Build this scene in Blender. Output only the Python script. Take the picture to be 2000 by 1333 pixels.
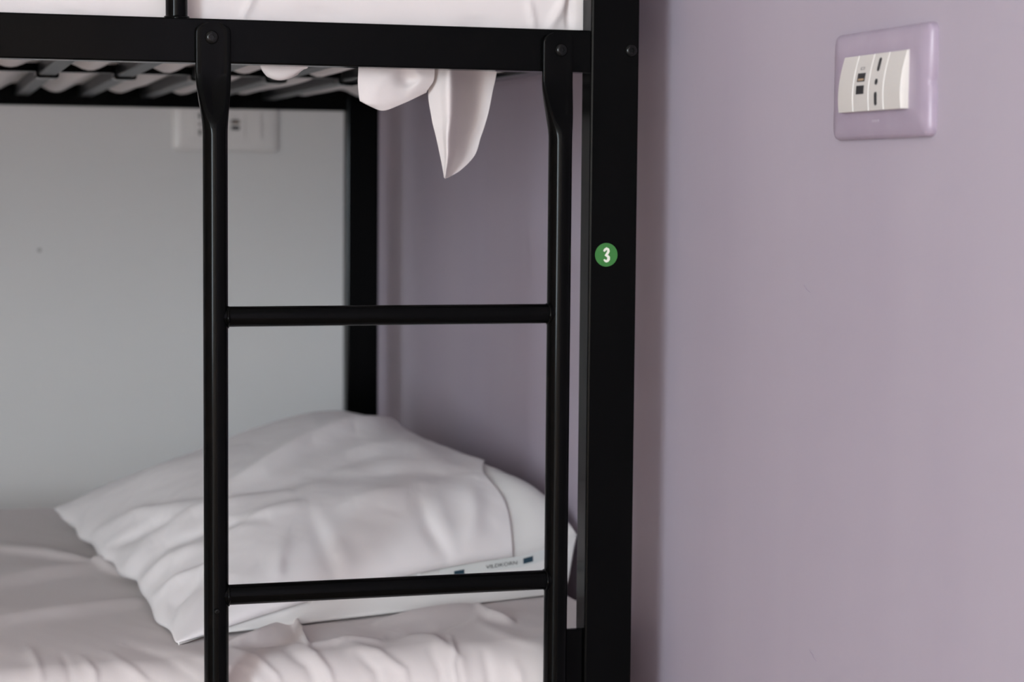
import bpy, bmesh, math
import numpy as np
from mathutils import Matrix, Vector

for o in list(bpy.data.objects):
    bpy.data.objects.remove(o)
scn = bpy.context.scene
col = scn.collection

# ------------------------------------------------------------------ camera
FPX = 3977.3
yaw, pit, rol = np.radians([16.3053, 4.4058, 0.5003])
CAM = np.array([-0.63625, -1.90725, 0.9415])
FW = np.array([np.sin(yaw) * np.cos(pit), np.cos(yaw) * np.cos(pit), -np.sin(pit)])
_r = np.array([np.cos(yaw), -np.sin(yaw), 0.0])
_u = np.cross(_r, FW)
RT = np.cos(rol) * _r + np.sin(rol) * _u
UP = -np.sin(rol) * _r + np.cos(rol) * _u
cam = bpy.data.cameras.new('camera')
camo = bpy.data.objects.new('camera', cam)
col.objects.link(camo)
cam.sensor_width = 36.0
cam.lens = 36.0 * FPX / 2000.0
cam.clip_start = 0.05
M = Matrix.Identity(4)
for i in range(3):
    M[i][0] = RT[i]; M[i][1] = UP[i]; M[i][2] = -FW[i]; M[i][3] = CAM[i]
camo.matrix_world = M
cam.dof.use_dof = True
cam.dof.focus_distance = 1.86
cam.dof.aperture_fstop = 6.3
scn.camera = camo

# ------------------------------------------------------------------ world, light, exposure
scn.view_settings.view_transform = 'Standard'
scn.view_settings.look = 'None'
scn.view_settings.gamma = 1.0
scn.view_settings.use_curve_mapping = False
scn.view_settings.exposure = 0.48
world = bpy.data.worlds.new('world')
scn.world = world
world.use_nodes = True
bg = world.node_tree.nodes['Background']
bg.inputs[0].default_value = (0.62, 0.75, 1.0, 1)
bg.inputs[1].default_value = 1.0
scn.cycles.use_denoising = True
scn.cycles.max_bounces = 10
scn.cycles.diffuse_bounces = 6

WALLX = 0.1076      # lilac wall plane
BACKY = 1.45        # white wall plane
LEFTX, FRONTY, CEIL = -3.5, -5.6, 2.7
# the one window the photograph's highlights and shadows point to, in the left wall: centre y, width, sill z, head z
WINDOWS = [(-4.55, 1.70, 0.30, 2.30)]

def area(name, loc, rot, sx, sy, power, color):
    l = bpy.data.lights.new(name, 'AREA')
    l.shape = 'RECTANGLE'; l.size = sx; l.size_y = sy; l.energy = power; l.color = color
    o = bpy.data.objects.new(name, l); col.objects.link(o)
    o.location = loc; o.rotation_euler = rot
    return o
# daylight coming in through the window opening
for (cy, wd, z0, z1), power, tint in zip(WINDOWS, (335.0,), ((0.84, 0.925, 1.0),)):
    area('window_left_offscreen', (LEFTX - 0.16, cy, (z0 + z1) / 2), (0, -math.pi / 2, 0), z1 - z0, wd, power, tint)

# ------------------------------------------------------------------ helpers
def prj(P):
    d = np.asarray(P) - CAM
    z = d @ FW
    return np.stack([1000 + FPX * (d @ RT) / z, 666.5 - FPX * (d @ UP) / z], -1)

def on(x, y, ax, val):
    d = FW + RT * (x - 1000) / FPX + UP * (666.5 - y) / FPX
    return CAM + d * (val - CAM[ax]) / d[ax]

def mesh_obj(name, verts, faces, mat, parent=None, smooth=False, loc=None):
    me = bpy.data.meshes.new(name)
    me.from_pydata([tuple(map(float, v)) for v in verts], [], [tuple(map(int, f)) for f in faces])
    me.update()
    if smooth:
        me.shade_smooth()
    me.materials.append(mat)
    o = bpy.data.objects.new(name, me)
    col.objects.link(o)
    if parent is not None:
        o.parent = parent
    if loc is not None:
        o.location = loc
    return o

def bm_obj(name, bm, mat, parent=None, smooth=False):
    bmesh.ops.recalc_face_normals(bm, faces=bm.faces)
    me = bpy.data.meshes.new(name)
    bm.to_mesh(me); bm.free()
    if smooth:
        me.shade_smooth()
    me.materials.append(mat)
    o = bpy.data.objects.new(name, me)
    col.objects.link(o)
    if parent is not None:
        o.parent = parent
    return o

def box_bm(lo, hi, bev=0.0, seg=2):
    bm = bmesh.new()
    bmesh.ops.create_cube(bm, size=1)
    lo, hi = Vector(lo), Vector(hi)
    for v in bm.verts:
        v.co = Vector(((lo[i] + hi[i]) / 2 + v.co[i] * (hi[i] - lo[i])) for i in range(3))
    if bev > 0:
        bmesh.ops.bevel(bm, geom=bm.edges[:], offset=bev, segments=seg, affect='EDGES', profile=0.5)
    return bm

def box(name, lo, hi, mat, parent=None, bev=0.0, seg=2):
    return bm_obj(name, box_bm(lo, hi, bev, seg), mat, parent)

def loft(name, rings, mat, parent=None, closed=True, cap=True, smooth=True):
    """rings: list of equal length point lists"""
    n = len(rings[0]); verts = [p for r in rings for p in r]; faces = []
    for i in range(len(rings) - 1):
        for j in range(n if closed else n - 1):
            k = (j + 1) % n
            faces.append((i * n + j, i * n + k, (i + 1) * n + k, (i + 1) * n + j))
    if cap:
        faces.append(tuple(range(n))[::-1])
        faces.append(tuple((len(rings) - 1) * n + j for j in range(n)))
    o = mesh_obj(name, verts, faces, mat, parent, smooth)
    bm = bmesh.new(); bm.from_mesh(o.data)
    bmesh.ops.recalc_face_normals(bm, faces=bm.faces)
    if smooth:
        for e in bm.edges:
            if len(e.link_faces) == 2 and e.calc_face_angle(0) > 0.8:
                e.smooth = False
    bm.to_mesh(o.data); bm.free()
    return o

def tube(name, pts, r, mat, parent=None, seg=24):
    pts = [Vector(p) for p in pts]; rings = []
    t0 = (pts[1] - pts[0]).normalized()
    up = Vector((0, 1, 0)) if abs(t0.y) < 0.9 else Vector((0, 0, 1))
    for i, p in enumerate(pts):
        a = pts[max(i - 1, 0)]; b = pts[min(i + 1, len(pts) - 1)]
        t = (b - a).normalized()
        n1 = (up - t * up.dot(t)).normalized(); n2 = t.cross(n1)
        rings.append([p + n1 * (r * math.cos(q)) + n2 * (r * math.sin(q)) for q in [2 * math.pi * k / seg for k in range(seg)]])
    return loft(name, rings, mat, parent)

def empty(name, loc=(0, 0, 0), parent=None):
    o = bpy.data.objects.new(name, None); col.objects.link(o); o.location = loc
    o.empty_display_size = 0.05
    if parent is not None:
        o.parent = parent
    return o

def tag(o, label=None, cat=None, group=None, kind=None):
    if label: o['label'] = label
    if cat: o['category'] = cat
    if group: o['group'] = group
    if kind: o['kind'] = kind
    return o

# ------------------------------------------------------------------ materials
def mat_new(name, color, rough=0.5, spec=0.5, var=None, var_scale=(3, 3, 3), var_detail=4.0, bump=0.0, bump_scale=200.0, bump_dist=0.001, sheen=0.0, coat=0.0):
    m = bpy.data.materials.new(name); m.use_nodes = True
    nt = m.node_tree; p = nt.nodes['Principled BSDF']
    p.inputs['Base Color'].default_value = (*color, 1)
    p.inputs['Roughness'].default_value = rough
    p.inputs['Specular IOR Level'].default_value = spec
    if sheen: p.inputs['Sheen Weight'].default_value = sheen
    if coat: p.inputs['Coat Weight'].default_value = coat
    tc = nt.nodes.new('ShaderNodeTexCoord')
    if var is not None:
        mp = nt.nodes.new('ShaderNodeMapping'); mp.inputs['Scale'].default_value = var_scale
        nz = nt.nodes.new('ShaderNodeTexNoise'); nz.inputs['Scale'].default_value = 1.0; nz.inputs['Detail'].default_value = var_detail
        rp = nt.nodes.new('ShaderNodeValToRGB')
        rp.color_ramp.elements[0].position = 0.3; rp.color_ramp.elements[0].color = (*color, 1)
        rp.color_ramp.elements[1].position = 0.7; rp.color_ramp.elements[1].color = (*var, 1)
        nt.links.new(tc.outputs['Object'], mp.inputs['Vector']); nt.links.new(mp.outputs[0], nz.inputs['Vector'])
        nt.links.new(nz.outputs['Fac'], rp.inputs[0]); nt.links.new(rp.outputs[0], p.inputs['Base Color'])
    if bump > 0:
        nb = nt.nodes.new('ShaderNodeTexNoise'); nb.inputs['Scale'].default_value = bump_scale; nb.inputs['Detail'].default_value = 3.0
        bp = nt.nodes.new('ShaderNodeBump'); bp.inputs['Strength'].default_value = bump; bp.inputs['Distance'].default_value = bump_dist
        nt.links.new(tc.outputs['Object'], nb.inputs['Vector']); nt.links.new(nb.outputs['Fac'], bp.inputs['Height']); nt.links.new(bp.outputs[0], p.inputs['Normal'])
    return m

def cloth_mat(name, color, trans=0.25, scale=900.0):
    m = mat_new(name, color, rough=0.9, spec=0.15, bump=0.12, bump_scale=scale, bump_dist=0.0004, sheen=0.15)
    nt = m.node_tree; p = nt.nodes['Principled BSDF']; out = nt.nodes['Material Output']
    tr = nt.nodes.new('ShaderNodeBsdfTranslucent'); tr.inputs[0].default_value = (color[0], color[1] * 0.93, color[2] * 0.9, 1)
    mx = nt.nodes.new('ShaderNodeMixShader'); mx.inputs[0].default_value = trans
    nt.links.new(p.outputs[0], mx.inputs[1]); nt.links.new(tr.outputs[0], mx.inputs[2]); nt.links.new(mx.outputs[0], out.inputs[0])
    return m

M_BLACK = mat_new('black_powder_coated_steel', (0.0015, 0.0015, 0.0015), rough=0.13, spec=0.07, bump=0.012, bump_scale=900, bump_dist=0.0002)
M_BOLT = mat_new('black_oxide_bolt', (0.004, 0.004, 0.004), rough=0.2, spec=0.22)
M_WHITEWALL = mat_new('white_wall_paint', (0.60, 0.602, 0.60), rough=0.75, spec=0.25, var=(0.62, 0.622, 0.62), var_scale=(2, 2, 2), bump=0.15, bump_scale=160, bump_dist=0.0006)
M_LILAC = mat_new('lilac_wall_paint', (0.362, 0.312, 0.372), rough=0.62, spec=0.3, var=(0.388, 0.338, 0.394), var_scale=(1, 5, 0.8), var_detail=5.0, bump=0.12, bump_scale=140, bump_dist=0.0006)
M_CEIL = mat_new('ceiling_paint', (0.72, 0.71, 0.69), rough=0.85, spec=0.2, bump=0.1, bump_scale=120)
M_CREAM = mat_new('cream_wall_paint', (0.80, 0.70, 0.63), rough=0.8, spec=0.2, bump=0.1, bump_scale=120)
M_FLOOR = mat_new('beige_floor', (0.50, 0.37, 0.29), rough=0.45, spec=0.4, var=(0.55, 0.42, 0.33), var_scale=(2, 9, 2), bump=0.05, bump_scale=60)
M_PLATE = mat_new('lilac_plastic', (0.325, 0.262, 0.335), rough=0.34, spec=0.4, var=(0.36, 0.297, 0.37), var_scale=(30, 30, 30), bump=0.05, bump_scale=200)
M_WPLASTIC = mat_new('cream_white_plastic', (0.56, 0.525, 0.50), rough=0.4, spec=0.5, bump=0.02, bump_scale=300)
M_WPLATE = mat_new('white_plastic', (0.66, 0.65, 0.64), rough=0.35, spec=0.5, bump=0.02, bump_scale=300)
M_DARK = mat_new('dark_port_plastic', (0.012, 0.012, 0.015), rough=0.5)
M_MARK = mat_new('pale_print', (0.40, 0.34, 0.41), rough=0.5)
M_GREYMARK = mat_new('grey_print', (0.2, 0.18, 0.19), rough=0.5)
M_CONTACT = mat_new('copper_contact', (0.35, 0.24, 0.15), rough=0.35)
M_GREEN = mat_new('green_sticker', (0.035, 0.16, 0.035), rough=0.55, spec=0.3, bump=0.03, bump_scale=500)
M_STWHITE = mat_new('white_print', (0.68, 0.68, 0.60), rough=0.6, spec=0.3)
M_SHEET = cloth_mat('white_bed_sheet', (0.725, 0.67, 0.665), 0.13)
M_CASE = cloth_mat('white_pillowcase', (0.90, 0.875, 0.885), 0.18)
M_INSERT = cloth_mat('off_white_pillow_ticking', (0.80, 0.79, 0.775), 0.1)
M_MATTRESS = cloth_mat('white_mattress_cover', (0.70, 0.68, 0.67), 0.0, 600)
M_TAPE = cloth_mat('label_tape', (0.70, 0.72, 0.71), 0.1)
M_INK = mat_new('black_ink', (0.02, 0.025, 0.03), rough=0.7)
M_TEAL = mat_new('dark_teal_ink', (0.012, 0.045, 0.07), rough=0.7)
M_SLAT = mat_new('grey_steel_slat', (0.013, 0.013, 0.0135), rough=0.3, spec=0.13, bump=0.04, bump_scale=500)
M_FRAME = mat_new('white_window_frame', (0.75, 0.75, 0.73), rough=0.4)
M_SPOT = mat_new('wall_scuff', (0.30, 0.30, 0.30), rough=0.8)
M_SCRATCH = mat_new('lilac_scratch', (0.30, 0.25, 0.31), rough=0.8)
def glass():
    m = bpy.data.materials.new('window_glass'); m.use_nodes = True
    nt = m.node_tree; out = nt.nodes['Material Output']
    a = nt.nodes.new('ShaderNodeBsdfTransparent'); a.inputs[0].default_value = (0.95, 0.97, 0.97, 1)
    b = nt.nodes.new('ShaderNodeBsdfGlossy'); b.inputs['Roughness'].default_value = 0.02
    x = nt.nodes.new('ShaderNodeMixShader'); x.inputs[0].default_value = 0.06
    nt.links.new(a.outputs[0], x.inputs[1]); nt.links.new(b.outputs[0], x.inputs[2]); nt.links.new(x.outputs[0], out.inputs[0])
    return m
M_GLASS = glass()

# ------------------------------------------------------------------ the room
T = 0.12
st = lambda o: tag(o, kind='structure')
st(box('floor', (LEFTX - T, FRONTY - T, -0.1), (WALLX + T, BACKY + T, 0), M_FLOOR))
st(box('ceiling', (LEFTX - T, FRONTY - T, CEIL), (WALLX + T, BACKY + T, CEIL + 0.1), M_CEIL))
st(box('wall_back', (LEFTX - T, BACKY, 0), (WALLX + T, BACKY + T, CEIL), M_WHITEWALL))
wr = st(box('wall_right', (WALLX, FRONTY - T, 0), (WALLX + T, BACKY, CEIL), M_LILAC))
st(box('wall_front', (LEFTX - T, FRONTY - T, 0), (WALLX, FRONTY, CEIL), M_CREAM))
def holed_wall():
    bm = bmesh.new()
    boxes = []; y = FRONTY
    for (cy, wd, z0, z1) in sorted(WINDOWS):
        a, b = cy - wd / 2, cy + wd / 2
        boxes += [((y, 0), (a, CEIL)), ((a, 0), (b, z0)), ((a, z1), (b, CEIL))]; y = b
    boxes.append(((y, 0), (BACKY, CEIL)))
    for lo, hi in boxes:
        t = box_bm((LEFTX - T, lo[0], lo[1]), (LEFTX, hi[0], hi[1]))
        me = bpy.data.meshes.new('t'); t.to_mesh(me); t.free(); bm.from_mesh(me); bpy.data.meshes.remove(me)
    return st(bm_obj('wall_left', bm, M_CREAM))
holed_wall()
for wi, (cy, wd, z0, z1) in enumerate(WINDOWS):
    w = st(empty('window_%d' % (wi + 1), (LEFTX, cy, z0)))
    def wbox(name, lo, hi, m):
        return box(name, lo, hi, m, w, 0.002 if m is not M_GLASS else 0)
    hw, hh = wd / 2, z1 - z0
    wbox('window_frame', (-0.09, -hw, 0), (-0.04, -hw + 0.05, hh), M_FRAME)
    wbox('window_frame', (-0.09, hw - 0.05, 0), (-0.04, hw, hh), M_FRAME)
    wbox('window_frame', (-0.09, -hw + 0.05, 0), (-0.04, hw - 0.05, 0.05), M_FRAME)
    wbox('window_frame', (-0.09, -hw + 0.05, hh - 0.05), (-0.04, hw - 0.05, hh), M_FRAME)
    wbox('pane', (-0.068, -hw + 0.05, 0.05), (-0.062, hw - 0.05, hh - 0.05), M_GLASS)

# small marks on the walls
def disc_on_wall(name, c, nrm, r, mat, parent, n=14):
    c = Vector(c); nrm = Vector(nrm); a = Vector((0, 0, 1)); b = nrm.cross(a)
    pts = [c + a * r * math.cos(2 * math.pi * k / n) * (1 + .15 * math.sin(3 * k)) + b * r * math.sin(2 * math.pi * k / n) for k in range(n)]
    rings = [pts, [p + nrm * 0.0004 for p in pts]]
    return loft(name, rings, mat, parent, smooth=False)
wb = bpy.data.objects['wall_back']
disc_on_wall('wall_spot', on(77, 489, 1, BACKY), (0, -1, 0), 0.0032, M_SPOT, wb)
def scratch(px, width, parent):
    pts = [on(x, y, 0, WALLX) for x, y in px]
    v = []; f = []
    for i, p in enumerate(pts):
        wd = width * (0.35 if i in (0, len(pts) - 1) else 1)
        for dx in (0.0, -0.0003):
            v.append(p + np.array([dx, wd, 0])); v.append(p + np.array([dx, -wd, 0]))
    for i in range(len(pts) - 1):
        a, b = 4 * i, 4 * i + 4
        f += [(a + 2, a + 3, b + 3, b + 2), (a, a + 2, b + 2, b), (a + 1, b + 1, b + 3, a + 3)]
    return mesh_obj('scratch', v, f, M_SCRATCH, parent)
scratch([(1581, 1270), (1586, 1278), (1590, 1286), (1595, 1293)], 0.0008, wr)
scratch([(1570, 557), (1576, 566), (1583, 572)], 0.0005, wr)

# ------------------------------------------------------------------ wall sockets
def outlet(name, origin, rotz, plate_mat, insert_mat, mods, PW=0.170, PH=0.087, IW=0.112, IH=0.045, iz=0.001, tilt=0.0026):
    """local frame: x right along the wall, z up, -y out of the wall"""
    root = empty(name, origin); root.rotation_euler = (0, 0, rotz)
    def outline(inset, rad, depth, notch=0.0):
        hw, hh = PW / 2 - inset, PH / 2 - inset; pts = []
        for cx, cz, a0 in ((hw - rad, hh - rad, 0), (-hw + rad, hh - rad, 90), (-hw + rad, -hh + rad, 180), (hw - rad, -hh + rad, 270)):
            for k in range(7):
                a = math.radians(a0 + 15 * k); pts.append(Vector((cx + rad * math.cos(a), -depth, cz + rad * math.sin(a))))
        for k, (nz, nx) in enumerate(((-0.006, 0), (-0.004, notch), (0.0, notch), (0.002, 0))):
            pts.append(Vector((hw - nx, -depth, nz)))
        return pts
    rings = [outline(0, .008, 0, .0016), outline(0.0, .008, .0035, .0016), outline(.001, .0075, .0058, .001), outline(.0032, .007, .0072), outline(.012, .005, .0092), outline(.020, .004, .0092)]
    loft('plate', rings, plate_mat, root)
    # curved insert modules: top edge close to the plate, bottom edge proud
    n = 14
    def prof(hscale=1.0):
        pts = []
        for k in range(n + 1):
            t = k / n; z = IH / 2 - IH * t
            d = 0.0085 + 0.006 * math.sin(math.pi * (0.12 + 0.62 * t)) + tilt * t
            pts.append((d, z + iz))
        return pts
    def surf(z):
        t = (IH / 2 - (z - iz)) / IH
        return 0.0085 + 0.006 * math.sin(math.pi * (0.12 + 0.62 * t)) + tilt * t
    for (x0, x1, kind) in mods:
        g = 0.0004; rings = []
        for x in (x0 + g, x0 + g + 0.0006, x1 - g - 0.0006, x1 - g):
            s = 0.0007 if x in (x0 + g, x1 - g) else 0.0
            ring = [Vector((x, -d + s, z)) for d, z in prof()]
            ring += [Vector((x, -0.006, -IH / 2 + iz)), Vector((x, -0.006, IH / 2 + iz))]
            rings.append(ring)
        m = loft('module', rings, insert_mat, root)
        xc = (x0 + x1) / 2
        def inset_poly(nm, pts2, mat, dep=0.0003):
            pts = [Vector((px, -surf(pz) - dep, pz)) for px, pz in pts2]
            return loft(nm, [[p + Vector((0, 0.0012, 0)) for p in pts], pts], mat, m, smooth=False)
        def rect(cx, cz, w_, h_):
            return [(cx - w_ / 2, cz - h_ / 2), (cx + w_ / 2, cz - h_ / 2), (cx + w_ / 2, cz + h_ / 2), (cx - w_ / 2, cz + h_ / 2)]
        if kind == 'usb':
            for j, cz in enumerate((0.0055, -0.0045)):
                inset_poly('usb_port', rect(xc - .001, cz, 0.0135, 0.0068), M_DARK)
                inset_poly('port_tongue', rect(xc - .001, cz - 0.0018, 0.010, 0.0016), M_CONTACT if j == 0 else M_DARK, 0.0005)
            for q in ((-.0022, .0135, .0030, .0006), (-.0022, .0118, .0030, .0006), (.0018, .0135, .0024, .0006), (.0018, .0118, .0024, .0006), (-.0034, .01265, .0006, .0020), (.0028, .01265, .0006, .0020)):
                inset_poly('port_symbol', rect(xc + q[0] - .001, q[1], q[2], q[3]), M_GREYMARK)
        if kind == 'socket':
            for cz, half in ((0.0145, 0.0030), (0.0008, 0.0), (-0.0125, 0.0030)):
                r = 0.0024; pts = []
                for k in range(20):
                    a = 2 * math.pi * k / 20
                    z = cz + (half if math.sin(a) >= 0 else -half) + r * math.sin(a)
                    wx = r * math.cos(a) * (1.0 if half == 0 else 0.92)
                    pts.append((xc + wx, z))
                inset_poly('socket_hole', pts, M_DARK)
    mk = loft('maker_mark', [[Vector((x, -d, z)) for x, z in ((-.006, -.0305), (.006, -.0305), (.006, -.0285), (-.006, -.0285))] for d in (.008, .0095)], plate_mat if plate_mat is M_WPLATE else M_MARK, root, smooth=False)
    return root

ly = (-0.509 - 0.335) / 2
o1 = outlet('wall_outlet', (WALLX, ly, 0.9804 + 0.0435), -math.pi / 2, M_PLATE, M_WPLASTIC,
            [(-.056, -.028, 'blank'), (-.028, 0.0, 'usb'), (0.0, .026, 'socket'), (.026, .056, 'blank')])
tag(o1, 'lilac wall plate with cream USB and three-hole socket modules on the lilac wall', 'outlet')
_bo = (on(340, 298, 1, BACKY) + on(540, 298, 1, BACKY)) / 2 + np.array([0, 0, 0.0445])
o2 = outlet('wall_outlet', (_bo[0], BACKY, _bo[2]), 0, M_WPLATE, M_WPLATE,
            [(-.0575, -.030, 'socket'), (-.030, .0, 'blank'), (.0, .030, 'usb'), (.030, .0575, 'blank')], tilt=0.001, PW=0.174)
tag(o2, 'white wall plate with USB ports and socket on the white wall behind the bunk', 'outlet')

# ------------------------------------------------------------------ bunk bed frame
PX1, PD, BY = 0.05, 0.0294, 1.2075
RB, RTOP = 1.0513, 1.0923
LX = -2.0
bed = empty('bunk_bed', (0, 0, 0))
tag(bed, 'black metal bunk bed with round-tube ladder and green number sticker', 'bunk bed')
def part(name, lo, hi, bev=0.0015, mat=M_BLACK, parent=bed):
    return box(name, lo, hi, mat, parent, bev)
for x0 in (0.0, LX - PX1):
    part('post', (x0, 0, 0), (x0 + PX1, PD, 1.75), 0.0022)
    part('post', (x0, BY - PD, 0), (x0 + PX1, BY, 1.75), 0.0022)
    part('end_rail', (x0 + .012, PD, 1.0640), (x0 + .038, BY - PD, 1.0800))
    part('end_rail', (x0 + .012, PD, 0.33), (x0 + .038, BY - PD, 0.37))
    part('end_rail', (x0 + .012, PD, 1.69), (x0 + .038, BY - PD, 1.73))
part('side_rail', (LX, 0.0004, RB), (0, 0.0254, RTOP))
part('side_rail', (LX, BY - 0.0254, RB), (0, BY - 0.0004, RTOP))
part('side_rail', (LX, 0.0004, 0.325), (0, 0.0254, 0.366))
part('side_rail', (LX, BY - 0.0254, 0.325), (0, BY - 0.0004, 0.366))
part('side_rail', (LX, BY - 0.0254, 1.45), (0, BY - 0.0004, 1.48))
# bracket that stops the lower mattress at the front post
part('mattress_stop', (-0.026, 0.0055, 0.366), (0.0, 0.012, 0.4972), 0.001)
# slats of the upper bunk: the rear end of each slat seen under the mattress
slat_x = []
xs = -0.035
SLZ0, SLZ1 = 1.0655, 1.0815
sx0 = on(44, 186, 1, BY - .03)[0]
sx1 = on(642, 198, 1, BY - .03)[0]
step = (sx1 - sx0) / 5
k = -15
proto = None
while True:
    x = sx0 + k * step
    if x > -0.03: break
    if x > LX + 0.03:
        slat_x.append(x)
    k += 1
for x in slat_x:
    if proto is None:
        proto = box('slat', (-0.0105, 0.0255, SLZ0), (0.0105, BY - 0.0255, SLZ1), M_SLAT, bed, 0.002)
        o = proto
        holder = box('slat_holder', (-0.0135, 0.580, SLZ0 - 0.003), (0.0135, 0.620, SLZ1 - 0.001), M_BLACK, o, 0.003)
    else:
        o = proto.copy(); col.objects.link(o); o.parent = bed
        h = holder.copy(); col.objects.link(h); h.parent = o
    o.location = (x, 0, 0)
part('centre_beam', (LX, 0.592, SLZ1 - .011), (0, 0.608, SLZ1 - 0.001), 0.001)
# guard rail of the upper bunk
gx = -0.4019
gp = [(gx, 0.0128, RTOP - 0.002), (gx, 0.0128, 1.2), (gx, 0.0128, 1.34)]
for a in range(0, 91, 15):
    gp.append((gx - 0.05 + 0.05 * math.cos(math.radians(a)), 0.0128, 1.36 + 0.05 * math.sin(math.radians(a))))
gp += [(-1.0, 0.0128, 1.41), (-1.9, 0.0128, 1.41)]
tube('guard_rail', gp, 0.0102, M_BLACK, bed)
for x in (-0.9, -1.4, -1.89):
    tube('guard_post', [(x, 0.0128, RTOP - 0.002), (x, 0.0128, 1.2), (x, 0.0128, 1.405)], 0.0102, M_BLACK, bed)
def ringbead(name, c, axis, R, r, mat, parent, n=28, wob=0.25):
    c = Vector(c); axis = Vector(axis); a = axis.orthogonal().normalized(); b = axis.cross(a); rings = []
    for k in range(n):
        t = 2 * math.pi * k / n; d = a * math.cos(t) + b * math.sin(t); rr = r * (1 + wob * math.sin(5 * t + 1))
        rings.append([c + d * (R + rr * math.cos(q)) + axis * (rr * math.sin(q)) for q in [2 * math.pi * j / 8 for j in range(8)]])
    rings.append(rings[0])
    return loft(name, rings, mat, parent, cap=False)
ringbead('weld_bead', (gx, 0.0128, RTOP), (0, 0, 1), 0.0098, 0.0022, M_BLACK, bed)

def bolt(c, parent, r=0.0064):
    """button head bolt with a hex socket, axis along -y"""
    c = Vector(c); rings = []; n = 24
    def ring(rr, d, hexa=False):
        out = []
        for k in range(n):
            t = 2 * math.pi * k / n
            q = rr
            if hexa:
                m = (t % (math.pi / 3)) - math.pi / 6; q = rr * math.cos(math.pi / 6) / math.cos(m)
            out.append(c + Vector((q * math.cos(t), -d, q * math.sin(t))))
        return out
    for rr, d in ((r, 0), (r, 0.0007), (r * .95, .0017), (r * .8, .0028), (r * .62, .0034), (r * .5, .0036)):
        rings.append(ring(rr, d))
    rings.append(ring(r * .44, .0036, True)); rings.append(ring(r * .40, .0012, True))
    return loft('bolt', rings, M_BOLT, parent)
bolt((0.0409, 0.0002, 1.0737), bed)
bolt((0.0409, BY - PD, 1.0737), bed)

# ladder: a part of the bunk, bolted to its rail
lad = empty('ladder', (0, 0, 0), bed)
LYC = -0.0152; TR = 0.01155
def stile(xc, flat_w, shape):
    rings = []; n = 40
    zs = [(0.0, 0)] + [(z, 0.0) for z in (0.3, 0.6, 0.9, 0.985)]
    for i in range(1, 15):
        t = i / 14; zs.append((0.985 + 0.060 * t, t))
    zs += [(1.050, 1), (1.060, 1), (1.0745, 1), (1.080, 1), (1.0835, 1.1), (1.0865, 1.35), (1.0885, 1.7)]
    for z, t in zs:
        s = min(t, 1); s = s * s * (3 - 2 * s)
        hw = TR * (1 - s) + flat_w * s
        hd = TR * (1 - s) + 0.0031 * s
        yc = LYC * (1 - s) + (-0.0034) * s
        ex = 2 + 5 * s
        lo = hi = hw
        if t > 1:
            q = {1.1: .06, 1.35: .28, 1.7: .62}[t]
            lo = hw * (1 - q); hi = hw * (1 - (q if shape == 'round' else q * .25))
        ring = []
        for k in range(n):
            a = 2 * math.pi * k / n; ca, sa = math.cos(a), math.sin(a)
            x = math.copysign(abs(ca) ** (2 / ex), ca); y = math.copysign(abs(sa) ** (2 / ex), sa)
            px = xc + x * (hi if x > 0 else lo); py = yc + y * hd
            # pressed hollow of the flattened end
            if 0.15 < s and y < -0.2:
                py += 0.0022 * (4 * s * (1 - s)) * max(0, 1 - abs(x) * 1.4)
                if z > 1.04: py += 0.0007 * max(0, 1 - abs(x - .35) * 2.2)
            ring.append(Vector((px, py, z)))
        rings.append(ring)
    return loft('stile', rings, M_BLACK, lad)
SXL, SXR = -0.3703, -0.0357
stile(SXL, 0.0164, 'round')
stile(SXR, 0.0152, 'chamfer')
for z in (0.816, 0.5533, 0.2906):
    tube('rung', [(SXL + 0.004, LYC, z), (-0.2, LYC, z), (SXR - 0.004, LYC, z)], 0.0096, M_BLACK, lad)
    for x, s in ((SXL + TR * .93, 1), (SXR - TR * .93, -1)):
        ringbead('weld_bead', (x, LYC, z), (1, 0, 0), 0.0092, 0.0017, M_BLACK, lad)
bolt((-0.3721, -0.0060, 1.0746), lad)
bolt((-0.0331, -0.0064, 1.0719), lad)
pb = on(424, 1194, 1, LYC - TR)
bolt((pb[0], LYC - TR * .93, pb[2]), lad, 0.0028)

# number sticker on the front post
sc_ = on(1184, 498, 1, 0.0)
def sticker():
    n = 48; r = 0.0117; rings = []
    for rr, d in ((r, 0.0), (r, 0.0003)):
        rings.append([Vector((sc_[0] + rr * math.cos(2 * math.pi * k / n), -d, sc_[2] + rr * math.sin(2 * math.pi * k / n))) for k in range(n)])
    s = loft('number_sticker', rings, M_GREEN, bed, smooth=False)
    s['label'] = 'round green sticker with a white number three'
    u = 0.0234 / 455.0
    path = [(752, 492), (775, 458), (806, 438), (838, 455), (846, 488), (826, 528), (792, 570), (826, 580), (850, 606), (848, 642), (828, 672), (802, 682), (776, 668), (756, 645)]
    wid = [18, 24, 26, 26, 26, 25, 24, 25, 28, 29, 27, 24, 20, 14]
    P = [Vector((sc_[0] + (x - 803) * u, 0, sc_[2] - (y - 557) * u)) for x, y in path]
    bm = bmesh.new()
    rngs = []
    for i, p in enumerate(P):
        a = P[max(i - 1, 0)]; b = P[min(i + 1, len(P) - 1)]; t = (b - a).normalized(); nn = Vector((-t.z, 0, t.x)) * wid[i] * u
        e = -0.00032; f = -0.00050
        rngs.append([p + nn + Vector((0, e, 0)), p + nn + Vector((0, f, 0)), p - nn + Vector((0, f, 0)), p - nn + Vector((0, e, 0))])
    loft('numeral_three', rngs, M_STWHITE, s, smooth=False)
sticker()

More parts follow.
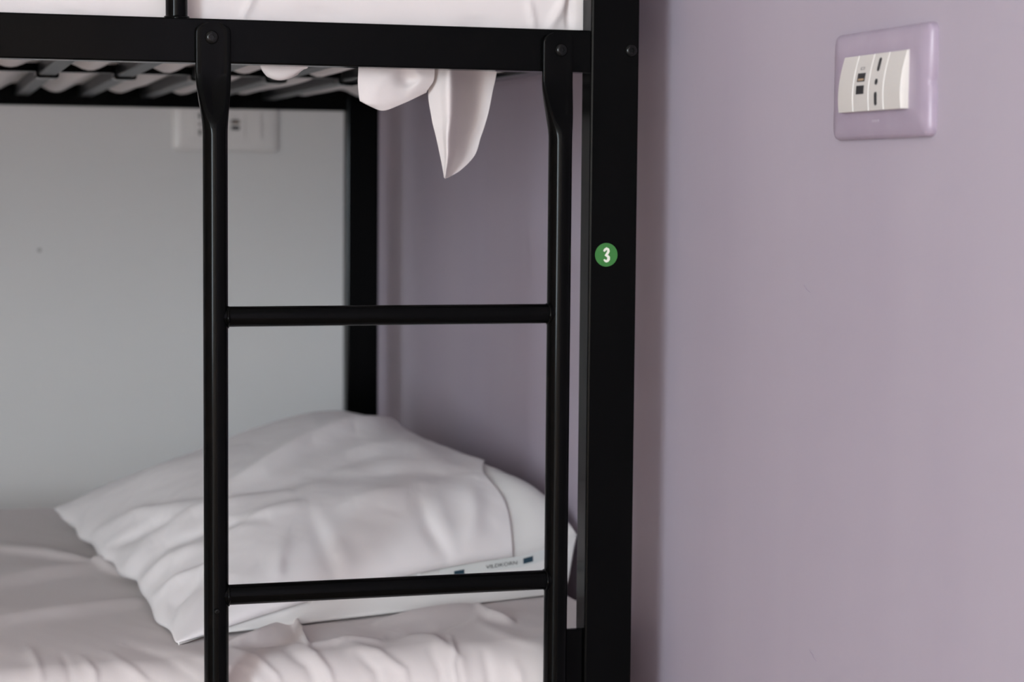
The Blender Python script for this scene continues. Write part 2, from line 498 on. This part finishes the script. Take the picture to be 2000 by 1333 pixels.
# ------------------------------------------------------------------ soft goods
def creases(P, lst):
    """displacement along the normal from polylines given in photograph pixels: (points, half width px, height m, skew)"""
    q = prj(P.reshape(-1, 3)); out = np.zeros(len(q))
    for pts, wd, amp, skew in lst:
        pts = np.array(pts, float); L = np.r_[0, np.cumsum(np.linalg.norm(np.diff(pts, axis=0), axis=1))]
        best = np.full(len(q), 1e9); sg = np.zeros(len(q)); tt = np.zeros(len(q))
        for i in range(len(pts) - 1):
            a, b = pts[i], pts[i + 1]; d = b - a; l2 = d @ d
            t = np.clip(((q - a) @ d) / l2, 0, 1); c = a + t[:, None] * d; e = q - c
            dd = np.hypot(e[:, 0], e[:, 1]); s = np.sign(d[0] * e[:, 1] - d[1] * e[:, 0])
            m = dd < best
            best = np.where(m, dd, best); sg = np.where(m, s, sg); tt = np.where(m, (L[i] + t * (L[i + 1] - L[i])) / L[-1], tt)
        ww = wd * np.where(sg > 0, 1 + skew, 1 - skew)
        env = np.clip(np.sin(np.pi * np.clip(tt * .9 + .05, 0, 1)), 0, 1) ** .6
        out += amp * env * np.exp(-(best / ww) ** 2)
    return out.reshape(P.shape[:-1])

def normals(P):
    du = np.gradient(P, axis=0); dv = np.gradient(P, axis=1)
    n = np.cross(dv, du); n /= np.linalg.norm(n, axis=-1, keepdims=True) + 1e-12
    return n

def vnoise(x, y, seed=0, octaves=3):
    rng = np.random.RandomState(seed); out = np.zeros_like(x); a = 1.0
    tot = 0
    for o in range(octaves):
        for k in range(5):
            th = rng.uniform(0, 2 * np.pi); f = (2 ** o) * rng.uniform(.7, 1.4); ph = rng.uniform(0, 6.28)
            out += a * np.sin(f * (np.cos(th) * x + np.sin(th) * y) + ph + 1.3 * np.sin(.6 * f * (x * np.sin(th) - y * np.cos(th)) + ph * 2)) / 5
        tot += a; a *= .55
    return out / tot

def grid_faces(nu, nv, off=0, flip=False):
    i, j = np.meshgrid(np.arange(nu - 1), np.arange(nv - 1), indexing='ij')
    a = off + i * nv + j; f = np.stack([a, a + 1, a + nv + 1, a + nv], -1).reshape(-1, 4)
    return f[:, ::-1] if flip else f

def fast_mesh(name, V, Fq, mat, parent=None):
    me = bpy.data.meshes.new(name)
    me.vertices.add(len(V)); me.vertices.foreach_set('co', np.asarray(V, np.float32).ravel())
    me.loops.add(len(Fq) * 4); me.loops.foreach_set('vertex_index', np.asarray(Fq, np.int32).ravel())
    me.polygons.add(len(Fq)); me.polygons.foreach_set('loop_start', np.arange(0, len(Fq) * 4, 4, dtype=np.int32))
    me.update(calc_edges=True); me.validate(); me.shade_smooth()
    me.materials.append(mat)
    o = bpy.data.objects.new(name, me); col.objects.link(o)
    if parent is not None: o.parent = parent
    return o

# ---- lower mattress and the sheet over it
MZ = 0.474
ZLOW = 0.366
def wrap(t, L0, L1, r, flat):
    """t runs along a strip that covers [L0,L1] flat and goes over a rounded edge of radius r on both sides -> position, drop"""
    pos = np.empty_like(t); drop = np.zeros_like(t)
    for side, L in ((-1, L0), (1, L1)):
        d = (t - L) * side
        m = d > -r
        e = d + r; ang = np.clip(e / r, 0, np.pi / 2)
        p = L - side * r + side * r * np.sin(ang); dr = r * (1 - np.cos(ang)) + np.maximum(e - r * np.pi / 2, 0)
        pos = np.where(m, p, pos) if side == 1 else np.where(m, p, t)
        drop = np.where(m, dr, drop)
    return pos, drop

def bed_top(X, Y):
    return MZ + 0.006 * np.exp(-((Y - 0.12) / .12) ** 2) - 0.012 * np.clip((Y - .35) / .6, 0, 1)

box('lower_mattress', (LX + 0.008, 0.045, 0.372), (0.036, BY - 0.044, MZ - 0.025), M_MATTRESS, None, 0.03, 4)
tag(bpy.data.objects['lower_mattress'], 'white lower mattress under the rumpled white sheet', 'mattress')

ax = np.r_[np.linspace(LX - .09, -0.72, 60), np.linspace(-0.715, 0.16, 360)]
ay = np.r_[np.linspace(-0.095, 0.35, 230), np.linspace(0.353, 1.30, 200)]
A, B = np.meshgrid(ax, ay, indexing='ij')
Xp, dX = wrap(A, LX + .004, 0.046, 0.022, 0)
Yp, dY = wrap(B, 0.0035, BY - 0.036, 0.055, 0)
# the cloth steps back behind the post at the corner
_s = np.clip((Xp + 0.034) / 0.030, 0, 1); _s = _s * _s * (3 - 2 * _s)
Yp = Yp + 0.036 * _s * np.clip(1 - (Yp - .0035) / .12, 0, 1)
_q = np.clip((Yp - .08) / .12, 0, 1); _q = _q * _q * (3 - 2 * _q)
Xp = Xp + .042 * _q * np.clip((Xp + .10) / .146, 0, 1)
Zp = np.maximum(bed_top(Xp, Yp) - dX - dY, ZLOW + 0.004)
SH = np.stack([Xp, Yp, Zp], -1)
N = normals(SH)
N = np.where(N[..., 2:3] < -0.2, -N, N)
sheet_creases = [
    # ridges running back from the front edge and over it
    ([(-60, 1145), (0, 1138), (120, 1120), (250, 1100)], 8, .011, .5), ([(-60, 1225), (0, 1215), (140, 1195), (290, 1170)], 8, .009, .5),
    ([(-40, 1070), (10, 1075), (90, 1085), (190, 1108), (270, 1130)], 9, .008, -.4),
    ([(0, 1110), (60, 1112), (150, 1105)], 12, .004, .2),
    ([(60, 1270), (75, 1300), (85, 1340)], 7, .004, .3), ([(120, 1280), (135, 1310), (142, 1345)], 6, -.003, 0),
    ([(165, 1290), (185, 1315), (190, 1345)], 7, .005, .3), ([(215, 1280), (260, 1310), (300, 1345)], 8, .004, .3),
    ([(250, 1265), (330, 1290), (390, 1335)], 9, -.003, .3), ([(300, 1270), (380, 1280), (470, 1310), (520, 1345)], 9, .004, -.3),
    ([(450, 1270), (500, 1285), (540, 1320), (555, 1350)], 6, .0045, .3), ([(455, 1300), (485, 1320), (500, 1350)], 6, -.004, 0),
    ([(580, 1262), (615, 1280), (640, 1310), (655, 1350)], 8, .006, .35), ([(560, 1275), (600, 1300), (620, 1345)], 7, -.004, 0),
    ([(670, 1258), (740, 1275), (790, 1310), (800, 1350)], 8, .0045, .3), ([(700, 1280), (735, 1310), (745, 1350)], 7, -.0035, 0),
    ([(785, 1235), (850, 1250), (900, 1290), (915, 1350)], 10, .0045, .3), ([(880, 1245), (890, 1280), (885, 1300), (895, 1345)], 4, .0038, .3),
    ([(840, 1275), (860, 1310), (862, 1350)], 7, -.0035, 0), ([(945, 1275), (955, 1310), (958, 1350)], 7, -.004, 0),
    ([(1000, 1290), (1015, 1320), (1020, 1350)], 8, .003, 0), ([(930, 1215), (980, 1240), (1050, 1262)], 10, .002, 0),
    # crumpled excess cloth in front of the pillow
    ([(450, 1258), (500, 1247), (540, 1232), (572, 1222)], 5, .009, .45), ([(570, 1222), (582, 1228), (592, 1248), (602, 1262)], 4, .011, .2),
    ([(602, 1262), (640, 1258), (680, 1250), (740, 1252)], 5, .005, .3), ([(480, 1262), (530, 1254), (580, 1250)], 7, -.006, 0),
    ([(740, 1215), (830, 1203), (900, 1192), (935, 1188)], 7, .009, .4), ([(935, 1188), (945, 1196), (960, 1205), (1000, 1214)], 5, .008, .3),
    ([(760, 1245), (800, 1236), (860, 1225), (920, 1206)], 7, -.005, 0),
]
sheet_creases = [(p, w_ * 1.3 if np.mean([q[1] for q in p]) > 1272 else w_, a_, k_) for p, w_, a_, k_ in sheet_creases]
vis = (A > -0.75)
_f = np.clip((prj(SH)[..., 1] - 1255) / 30, 0, 1)
D = creases(SH, sheet_creases) * vis * (1 - .5 * _f)
D += 0.0016 * vnoise(A * 22, B * 14, 3) + 0.0008 * vnoise(A * 60 + B * 25, B * 22, 5)
front = np.clip(1 - B / 0.12, 0, 1)
D += 0.0009 * front * np.abs(vnoise(A * 48 + 12 * B, B * 10, 11, 2))
lim = Yp + N[..., 1] * D
SH2 = SH + N * D[..., None]
SH2[..., 1] = np.maximum(SH2[..., 1], -0.0022)
SH2[..., 0] = np.minimum(SH2[..., 0], WALLX - 0.006)
SH2[..., 1] = np.where(SH2[..., 0] > -.004, np.maximum(SH2[..., 1], PD + .004), SH2[..., 1])
sheet = fast_mesh('bed_sheet', SH2.reshape(-1, 3), grid_faces(*A.shape), M_SHEET)
tag(sheet, 'rumpled white bed sheet covering the lower bunk under the pillow', 'bed sheet')

# ---- pillow
def cubic(tab, t):
    """catmull-rom through evenly spaced rows of tab along axis 0"""
    tab = np.asarray(tab, float); n = len(tab); s = np.clip(np.asarray(t) * (n - 1), 0, n - 1 - 1e-9); i = s.astype(int); f = s - i
    g = lambda k: tab[np.clip(k, 0, n - 1)]
    f = f.reshape(f.shape + (1,) * (tab.ndim - 1))
    p0, p1, p2, p3 = g(i - 1), g(i), g(i + 1), g(i + 2)
    return .5 * (2 * p1 + (p2 - p0) * f + (2 * p0 - 5 * p1 + 4 * p2 - p3) * f ** 2 + (3 * p1 - p0 - 3 * p2 + p3) * f ** 3)

FL, FR = np.array([-.392, .100, .481]), np.array([.098, .325, .517])
BL, BR = np.array([-.458, .950, .484]), np.array([.030, 1.02, .520])
# loft of the upper half above the seam: rows front -> back, columns left -> right
HT = np.array([
    [.030, .046, .054, .060, .070],
    [.038, .060, .074, .080, .076],
    [.040, .064, .086, .094, .070],
    [.038, .064, .092, .103, .074],
    [.034, .054, .080, .092, .068]])
def ease(t, w):
    q = np.clip(t / w, 0, 1); return np.sqrt(np.clip(1 - (1 - q) ** 2, 0, 1))
def edge(u, v, wu, wv):
    wu = wu * (1 - .55 * np.clip(v, 0, 1))
    return ease(u, wu) * ease(1 - u, wu) * ease(v, wv) * ease(1 - v, wv * .46)
def seam(u, v):
    u = u[..., None]; v = v[..., None]
    P = (1 - u) * ((1 - v) * FL + v * FR) + u * ((1 - v) * BL + v * BR)
    cu, cv = u * (1 - u) * 4, v * (1 - v) * 4
    # seams pulled in between the corners; the front seam rides up above the sheet
    P = P + np.array([.016, 0, 0]) * cu * (1 - v) + np.array([-.018, 0, .004]) * cu * v
    P = P + np.array([.0032, 0, .003]) * (np.sin(u * 17 + 2.6 * np.sin(u * 5)) + .6 * np.sin(u * 37 + 3 * u * u)) * (1 - v) ** 4 * np.sqrt(cu)
    P = P + np.array([0, .012, .014]) * cv * (1 - u) + np.array([0, -.02, .010]) * cv * u
    P = P + np.array([0, 0, .018]) * np.clip((v - .84) / .16, 0, 1) ** 1.5 * (1 - u) ** 2
    return P
def pillow_top(u, v):
    H = cubic(np.moveaxis(cubic(HT, np.linspace(0, 1, 41)), 0, 1), np.linspace(0, 1, 41)).T   # [u,v] on 41x41
    iu, iv = np.clip(u * 40, 0, 39.999), np.clip(v * 40, 0, 39.999); a, b = iu.astype(int), iv.astype(int); fu, fv = iu - a, iv - b
    h = H[a, b] * (1 - fu) * (1 - fv) + H[a + 1, b] * fu * (1 - fv) + H[a, b + 1] * (1 - fu) * fv + H[a + 1, b + 1] * fu * fv
    P = seam(u, v)
    P[..., 2] += h * edge(u, v, .30, .26)
    return P
def pillow_bottom(u, v):
    P = seam(u, v)
    e = edge(u, v, .10, .10)
    floor = bed_top(P[..., 0], P[..., 1]) + 0.004
    P[..., 2] = P[..., 2] + (floor - P[..., 2]) * e
    P[..., 1] -= (0.046 + 0.05 * v) * np.sin(np.pi * np.clip(u / .16, 0, 1)) * ease(v, .2) * ease(1 - v, .1)
    P[..., 2] = np.maximum(P[..., 2], floor)
    return P
pil = empty('pillow', (-0.18, 0.55, MZ))
tag(pil, 'plump white pillow in a creased pillowcase lying on the lower bunk', 'pillow')
PO = np.array([-0.18, 0.55, MZ])
cs = lambda n: .5 - .5 * np.cos(np.pi * np.linspace(0, 1, n)) * (0.35) - .5 * 0.65 * (1 - 2 * np.linspace(0, 1, n))
nu, nv = 230, 230
U_, V_ = np.meshgrid(cs(nu), cs(nv), indexing='ij')
pillow_creases = [
    ([(420, 978), (520, 925), (610, 870), (690, 838), (770, 832)], 10, .014, .5),
    ([(450, 1000), (560, 955), (680, 905), (800, 880)], 14, -.004, 0),
    ([(240, 1120), (300, 1060), (380, 1010), (470, 985), (560, 965)], 10, .006, .4),
    ([(265, 1135), (330, 1075), (420, 1035), (520, 1020)], 9, -.005, 0),
    ([(190, 1050), (270, 1010), (340, 1000), (400, 985)], 11, .005, .3),
    ([(220, 1075), (300, 1032), (330, 1024)], 10, -.006, .2),
    ([(160, 990), (250, 950), (360, 915), (480, 880)], 15, .005, .3),
    ([(280, 1145), (340, 1100), (400, 1070)], 9, .006, .3),
    ([(300, 1180), (350, 1140), (420, 1110)], 9, .004, .3), ([(330, 1240), (345, 1190), (390, 1150)], 9, -.004, 0),
    ([(450, 1040), (520, 1010), (590, 990)], 10, .004, .2),
    ([(600, 1000), (625, 1050), (645, 1105), (650, 1140)], 16, -.0022, .2),
    ([(640, 1020), (660, 1070), (680, 1120)], 20, .0016, .2),
    ([(815, 975), (830, 1020), (850, 1060), (880, 1105)], 15, -.0032, .2),
    ([(845, 970), (860, 1020), (885, 1070)], 20, .0018, .2),
    ([(690, 985), (740, 972), (800, 968)], 18, .005, .3),
    ([(620, 940), (720, 930), (830, 925), (920, 940)], 14, -.0035, .2),
    ([(560, 1060), (545, 1100), (540, 1140)], 16, .0035, .2),
    ([(920, 960), (925, 1010), (915, 1060)], 20, .004, 0), ([(700, 880), (790, 870), (860, 900)], 16, .003, .2),
]
def pillow_mesh(name, u0, u1, v0, v1, dn, crease, both, mat, seed=1, hem=None):
    u = u0 + (u1 - u0) * U_; v = v0 + (v1 - v0) * V_
    if hem is not None:
        v = v0 + (hem(u) - v0) * V_
    P = pillow_top(u, v); Nn = normals(P); Nn = np.where(Nn[..., 2:3] < 0, -Nn, Nn)
    e = edge(u, v, .06, .06)
    d = dn + crease * 1.25 * creases(P, pillow_creases) * (0.25 + .75 * e)
    d = d + (0.0022 * vnoise(u * 16, v * 11, seed) + 0.0011 * vnoise(u * 40 + v * 10, v * 30, seed + 3)) * e
    # small puckers along the left end and the back
    d = d + 0.0018 * np.exp(-(v / .13) ** 2) * vnoise(u * 46, v * 9, seed + 7, 2)
    d = d + crease * 0.0022 * np.exp(-((v - .12) / .22) ** 2) * e * (1 - np.abs(vnoise(u * 26 - v * 14, v * 7, seed + 11, 3)) * 2.2)
    P = P + Nn * d[..., None]
    V = [P.reshape(-1, 3)]; Fq = [grid_faces(nu, nv)]
    if both:
        Q = pillow_bottom(u, v)
        V.append(Q.reshape(-1, 3)); Fq.append(grid_faces(nu, nv, nu * nv, True))
        idx = np.arange(nu * nv).reshape(nu, nv)
        for line in (idx[0], idx[-1][::-1], idx[:, 0][::-1], idx[:, -1]):
            a, b = line[:-1], line[1:]
            Fq.append(np.stack([b, a, a + nu * nv, b + nu * nv], -1))
    o = fast_mesh(name, np.concatenate(V) - PO, np.concatenate(Fq), mat, pil)
    return o
pillow_mesh('pillow_insert', 0, 1, 0, 1, 0.0, 0.55, True, M_INSERT, 1)
hemline = lambda u: np.minimum(0.815 + 0.012 * np.sin(u * 30) + 0.175 * np.clip(u / .42, 0, 1) ** 1.3, .992)
case = pillow_mesh('pillowcase', 0.0, 1, 0, 1, 0.0042, 1.0, False, M_CASE, 1, hemline)
sm = case.modifiers.new('thickness', 'SOLIDIFY'); sm.thickness = 0.0012; sm.offset = -1

# ------------------------------------------------------------------ upper bunk bedding
UM0, UM1 = SLZ1 + 0.0005, 1.235
um = empty('tmp')
bpy.data.objects.remove(um)
nx, ny = 300, 80
gx_ = np.linspace(LX + .01, 0.042, nx); gy_ = np.linspace(0.042, BY - 0.034, ny)
GX, GY = np.meshgrid(gx_, gy_, indexing='ij')
ph = (GX - slat_x[-1]) / step
sag = np.sin(np.pi * np.clip(((ph % 1.0) - .12) / .76, 0, 1)) ** 2
ed = ease((GY - .034) / (BY - .068), .03) * ease((BY - .034 - GY) / (BY - .068), .03)
GZ = UM0 + 0.02 * (1 - ed) - 0.0175 * sag * ed * (0.7 + .3 * vnoise(GX * 9, GY * 6, 4)) * np.where(np.abs(GY - .6) < .05, np.clip((np.abs(GY - .6) - .012) / .038, 0, 1), 1)
bot = np.stack([GX, GY, GZ], -1)
top = np.stack([GX, GY, UM1 - 0.02 * (1 - ed)], -1)
V = np.concatenate([bot.reshape(-1, 3), top.reshape(-1, 3)]); Fq = [grid_faces(nx, ny, 0, True), grid_faces(nx, ny, nx * ny)]
idx = np.arange(nx * ny).reshape(nx, ny)
for line in (idx[0], idx[-1][::-1], idx[:, 0][::-1], idx[:, -1]):
    a, b = line[:-1], line[1:]; Fq.append(np.stack([a, b, b + nx * ny, a + nx * ny], -1))
o = fast_mesh('upper_mattress', V, np.concatenate(Fq), M_MATTRESS)
tag(o, 'white upper mattress resting on the grey slats of the top bunk', 'mattress')

# sheet over the upper mattress: front side panel, rounded over the top
ns, nt_ = 420, 70
sx = np.linspace(-1.2, 0.046, ns); tt = np.linspace(0, 1, nt_)
S, T_ = np.meshgrid(sx, tt, indexing='ij')
arc = T_ * 0.36
zz = np.where(arc < .15, 1.088 + arc, np.where(arc < .21, 1.238 + .03 * np.sin(np.clip((arc - .15) / .06, 0, 1) * np.pi / 2) - .0, 1.268 - 0.0))
yy = np.where(arc < .15, .0325, np.where(arc < .21, .0325 + .03 * (1 - np.cos(np.clip((arc - .15) / .06, 0, 1) * np.pi / 2)), .0625 + (arc - .21)))
UPS = np.stack([S, yy, np.minimum(zz, 1.2455)], -1)
UPS[..., 1] -= 0.0035 * np.clip(vnoise(S * 16, arc * 12, 21), -1, .6) * np.clip((1.22 - UPS[..., 2]) / .05, 0, 1)
ucre = [([(90, -10), (150, 10), (210, 26)], 9, .004, .4), ([(470, 40), (490, 0), (510, -40)], 5, .004, .2), ([(1032, 0), (1040, 30), (1045, 60)], 5, .004, .3),
        ([(1070, 55), (1090, 20), (1105, -20)], 8, .006, .3), ([(1112, 60), (1110, 20), (1112, -20)], 6, -.006, .2), ([(900, 45), (930, 50), (960, 52)], 10, -.004, 0), ([(590, 20), (640, 30), (680, 40)], 10, -.003, 0)]
cd = creases(UPS, ucre)
UPS[..., 1] = np.clip(UPS[..., 1] - cd, np.where(S > -0.01, 0.0310, 0.0275), 2)
us = fast_mesh('upper_bed_sheet', UPS.reshape(-1, 3), grid_faces(ns, nt_), M_SHEET)
tag(us, 'white sheet on the top bunk with corners hanging below the rail', 'bed sheet')

def flap(rows, name, sub=8, amp=0.0006, seed=0):
    """rows: list of polylines (x px, y px, Y metres) from the top down, equal length"""
    R = np.array([[on(x, y, 1, Y) for x, y, Y in r] for r in rows])
    n0, n1 = R.shape[:2]
    G = cubic(R, np.linspace(0, 1, (n0 - 1) * sub + 1))
    G = np.moveaxis(cubic(np.moveaxis(G, 1, 0), np.linspace(0, 1, (n1 - 1) * sub + 1)), 0, 1)
    Nn = normals(G)
    G = G + Nn * (amp * vnoise(G[..., 0] * 120, G[..., 2] * 120, seed))[..., None]
    o = fast_mesh(name, G.reshape(-1, 3), grid_faces(*G.shape[:2]), M_SHEET, us)
    return o
# rounded flap with a folded dimple
flap([[(702, 100, .0300), (735, 100, .0300), (765, 100, .0300), (790, 100, .0300), (815, 100, .0300), (847, 100, .030)],
      [(700, 135, .0300), (735, 135, .0290), (765, 136, .0300), (792, 136, .034), (815, 137, .031), (849, 138, .036)],
      [(699, 160, .0310), (735, 158, .0285), (766, 150, .0300), (795, 157, .042), (820, 155, .033), (847, 158, .038)],
      [(700, 180, .0330), (730, 180, .0290), (762, 175, .0310), (790, 174, .035), (812, 172, .035), (838, 172, .040)],
      [(702, 196, .0360), (722, 203, .0320), (755, 200, .0330), (785, 192, .036), (808, 185, .038), (834, 178, .042)],
      [(703, 198, .0390), (725, 209, .0370), (750, 216, .0370), (785, 203, .039), (810, 192, .041), (833, 181, .044)]], 'hanging_flap', seed=31)
# pointed corner folded along a vertical ridge: pale left face, shaded right face
flap([[(840, 100, .045), (862, 100, .036), (880, 100, .0300), (905, 100, .046), (940, 100, .066), (972, 100, .070)],
      [(845, 138, .052), (862, 138, .040), (880, 138, .0300), (905, 140, .060), (940, 141, .090), (970, 141, .086)],
      [(836, 180, .052), (858, 180, .040), (880, 182, .0300), (902, 182, .062), (935, 184, .096), (961, 184, .090)],
      [(843, 230, .050), (862, 230, .040), (880, 230, .0310), (900, 232, .062), (928, 234, .092), (951, 232, .088)],
      [(851, 265, .048), (864, 266, .040), (876, 267, .0320), (894, 268, .058), (918, 270, .082), (939, 268, .080)],
      [(859, 305, .045), (867, 306, .040), (875, 307, .0340), (888, 309, .050), (906, 310, .064), (927, 304, .070)],
      [(866, 340, .042), (868, 342, .040), (870, 342, .0370), (876, 342, .043), (884, 341, .050), (898, 334, .056)],
      [(867, 347, .041), (868, 348, .040), (869, 349, .0390), (870, 349, .040), (872, 348, .042), (874, 347, .044)]], 'hanging_corner', seed=37)
# small scallop further along the rail
flap([[(506, 100, .0300), (530, 100, .0300), (555, 100, .0300), (580, 100, .0300), (605, 100, .030)],
      [(508, 126, .0310), (530, 126, .0300), (555, 127, .0300), (580, 128, .0300), (602, 130, .031)],
      [(512, 138, .0330), (530, 140, .0300), (555, 141, .0300), (578, 140, .0310), (593, 136, .033)],
      [(520, 148, .0360), (535, 152, .0330), (552, 153, .0330), (570, 149, .0340), (584, 143, .036)],
      [(524, 151, .0390), (538, 156, .0370), (551, 157, .0370), (568, 153, .0370), (582, 146, .039)]], 'hanging_flap', seed=41)

# ------------------------------------------------------------------ label strip on the pillow's seam
def strip_patch(name, px0, px1, h0, h1, mat, parent, dn=0.0012, n=60, m=8):
    """ribbon on the lower side of the pillow's front seam between two pixel columns"""
    vs = np.linspace(0, 1, 400); s0 = seam(np.zeros(400), vs); xs_ = prj(s0)[:, 0]
    va, vb = np.interp([px0, px1], xs_, vs)
    v = np.linspace(va, vb, n); hh_ = np.linspace(h0, h1, m)
    Vv, Hh = np.meshgrid(v, hh_, indexing='ij')
    P = label_point(Vv, Hh); P[..., 1] -= dn
    return fast_mesh(name, P.reshape(-1, 3) - PO, grid_faces(n, m), mat, parent)
def label_point(v, h):
    """point h metres below the front seam, on the bulging lower side"""
    u = np.linspace(0, .09, 60); out = np.zeros(v.shape + (3,))
    flat_v, flat_h = v.ravel(), h.ravel(); res = np.zeros((len(flat_v), 3))
    for i, (a, b) in enumerate(zip(flat_v, flat_h)):
        P = pillow_bottom(u, np.full(60, a)); d = P[0, 2] - P[:, 2]; d = np.maximum.accumulate(d) + np.arange(60) * 1e-9
        for c in range(3): res[i, c] = np.interp(b, d, P[:, c])
    return res.reshape(out.shape)
tape = strip_patch('label_tape', 858, 1100, 0.0005, 0.0125, M_TAPE, pil)
strip_patch('label_square', 1021, 1040, 0.0035, 0.0098, M_TEAL, tape, 0.0018, 6, 4)
strip_patch('label_square', 886, 906, 0.0055, 0.0118, M_TEAL, tape, 0.0018, 6, 4)
strip_patch('label_print', 866, 882, 0.0085, 0.0100, M_TEAL, tape, 0.0018, 6, 4)
def label_text():
    cu = bpy.data.curves.new('t', 'FONT'); cu.body = 'VILDKORN'; cu.size = 1.0
    to = bpy.data.objects.new('t', cu); col.objects.link(to)
    bpy.context.view_layer.update()
    me = bpy.data.meshes.new_from_object(to.evaluated_get(bpy.context.evaluated_depsgraph_get()))
    bpy.data.objects.remove(to)
    c = np.array([v.co[:] for v in me.vertices]); x0, x1 = c[:, 0].min(), c[:, 0].max(); y0, y1 = c[:, 1].min(), c[:, 1].max()
    vs = np.linspace(0, 1, 400); s0 = seam(np.zeros(400), vs); xs_ = prj(s0)[:, 0]
    va, vb = np.interp([948, 1009], xs_, vs)
    v = va + (c[:, 0] - x0) / (x1 - x0) * (vb - va); h = 0.0092 - (c[:, 1] - y0) / (y1 - y0) * 0.0042
    P = label_point(v, h); P[:, 1] -= 0.0018
    for i, vv in enumerate(me.vertices): vv.co = P[i] - PO
    me.materials.clear(); me.materials.append(M_INK)
    o = bpy.data.objects.new('label_print', me); col.objects.link(o); o.parent = tape
label_text()
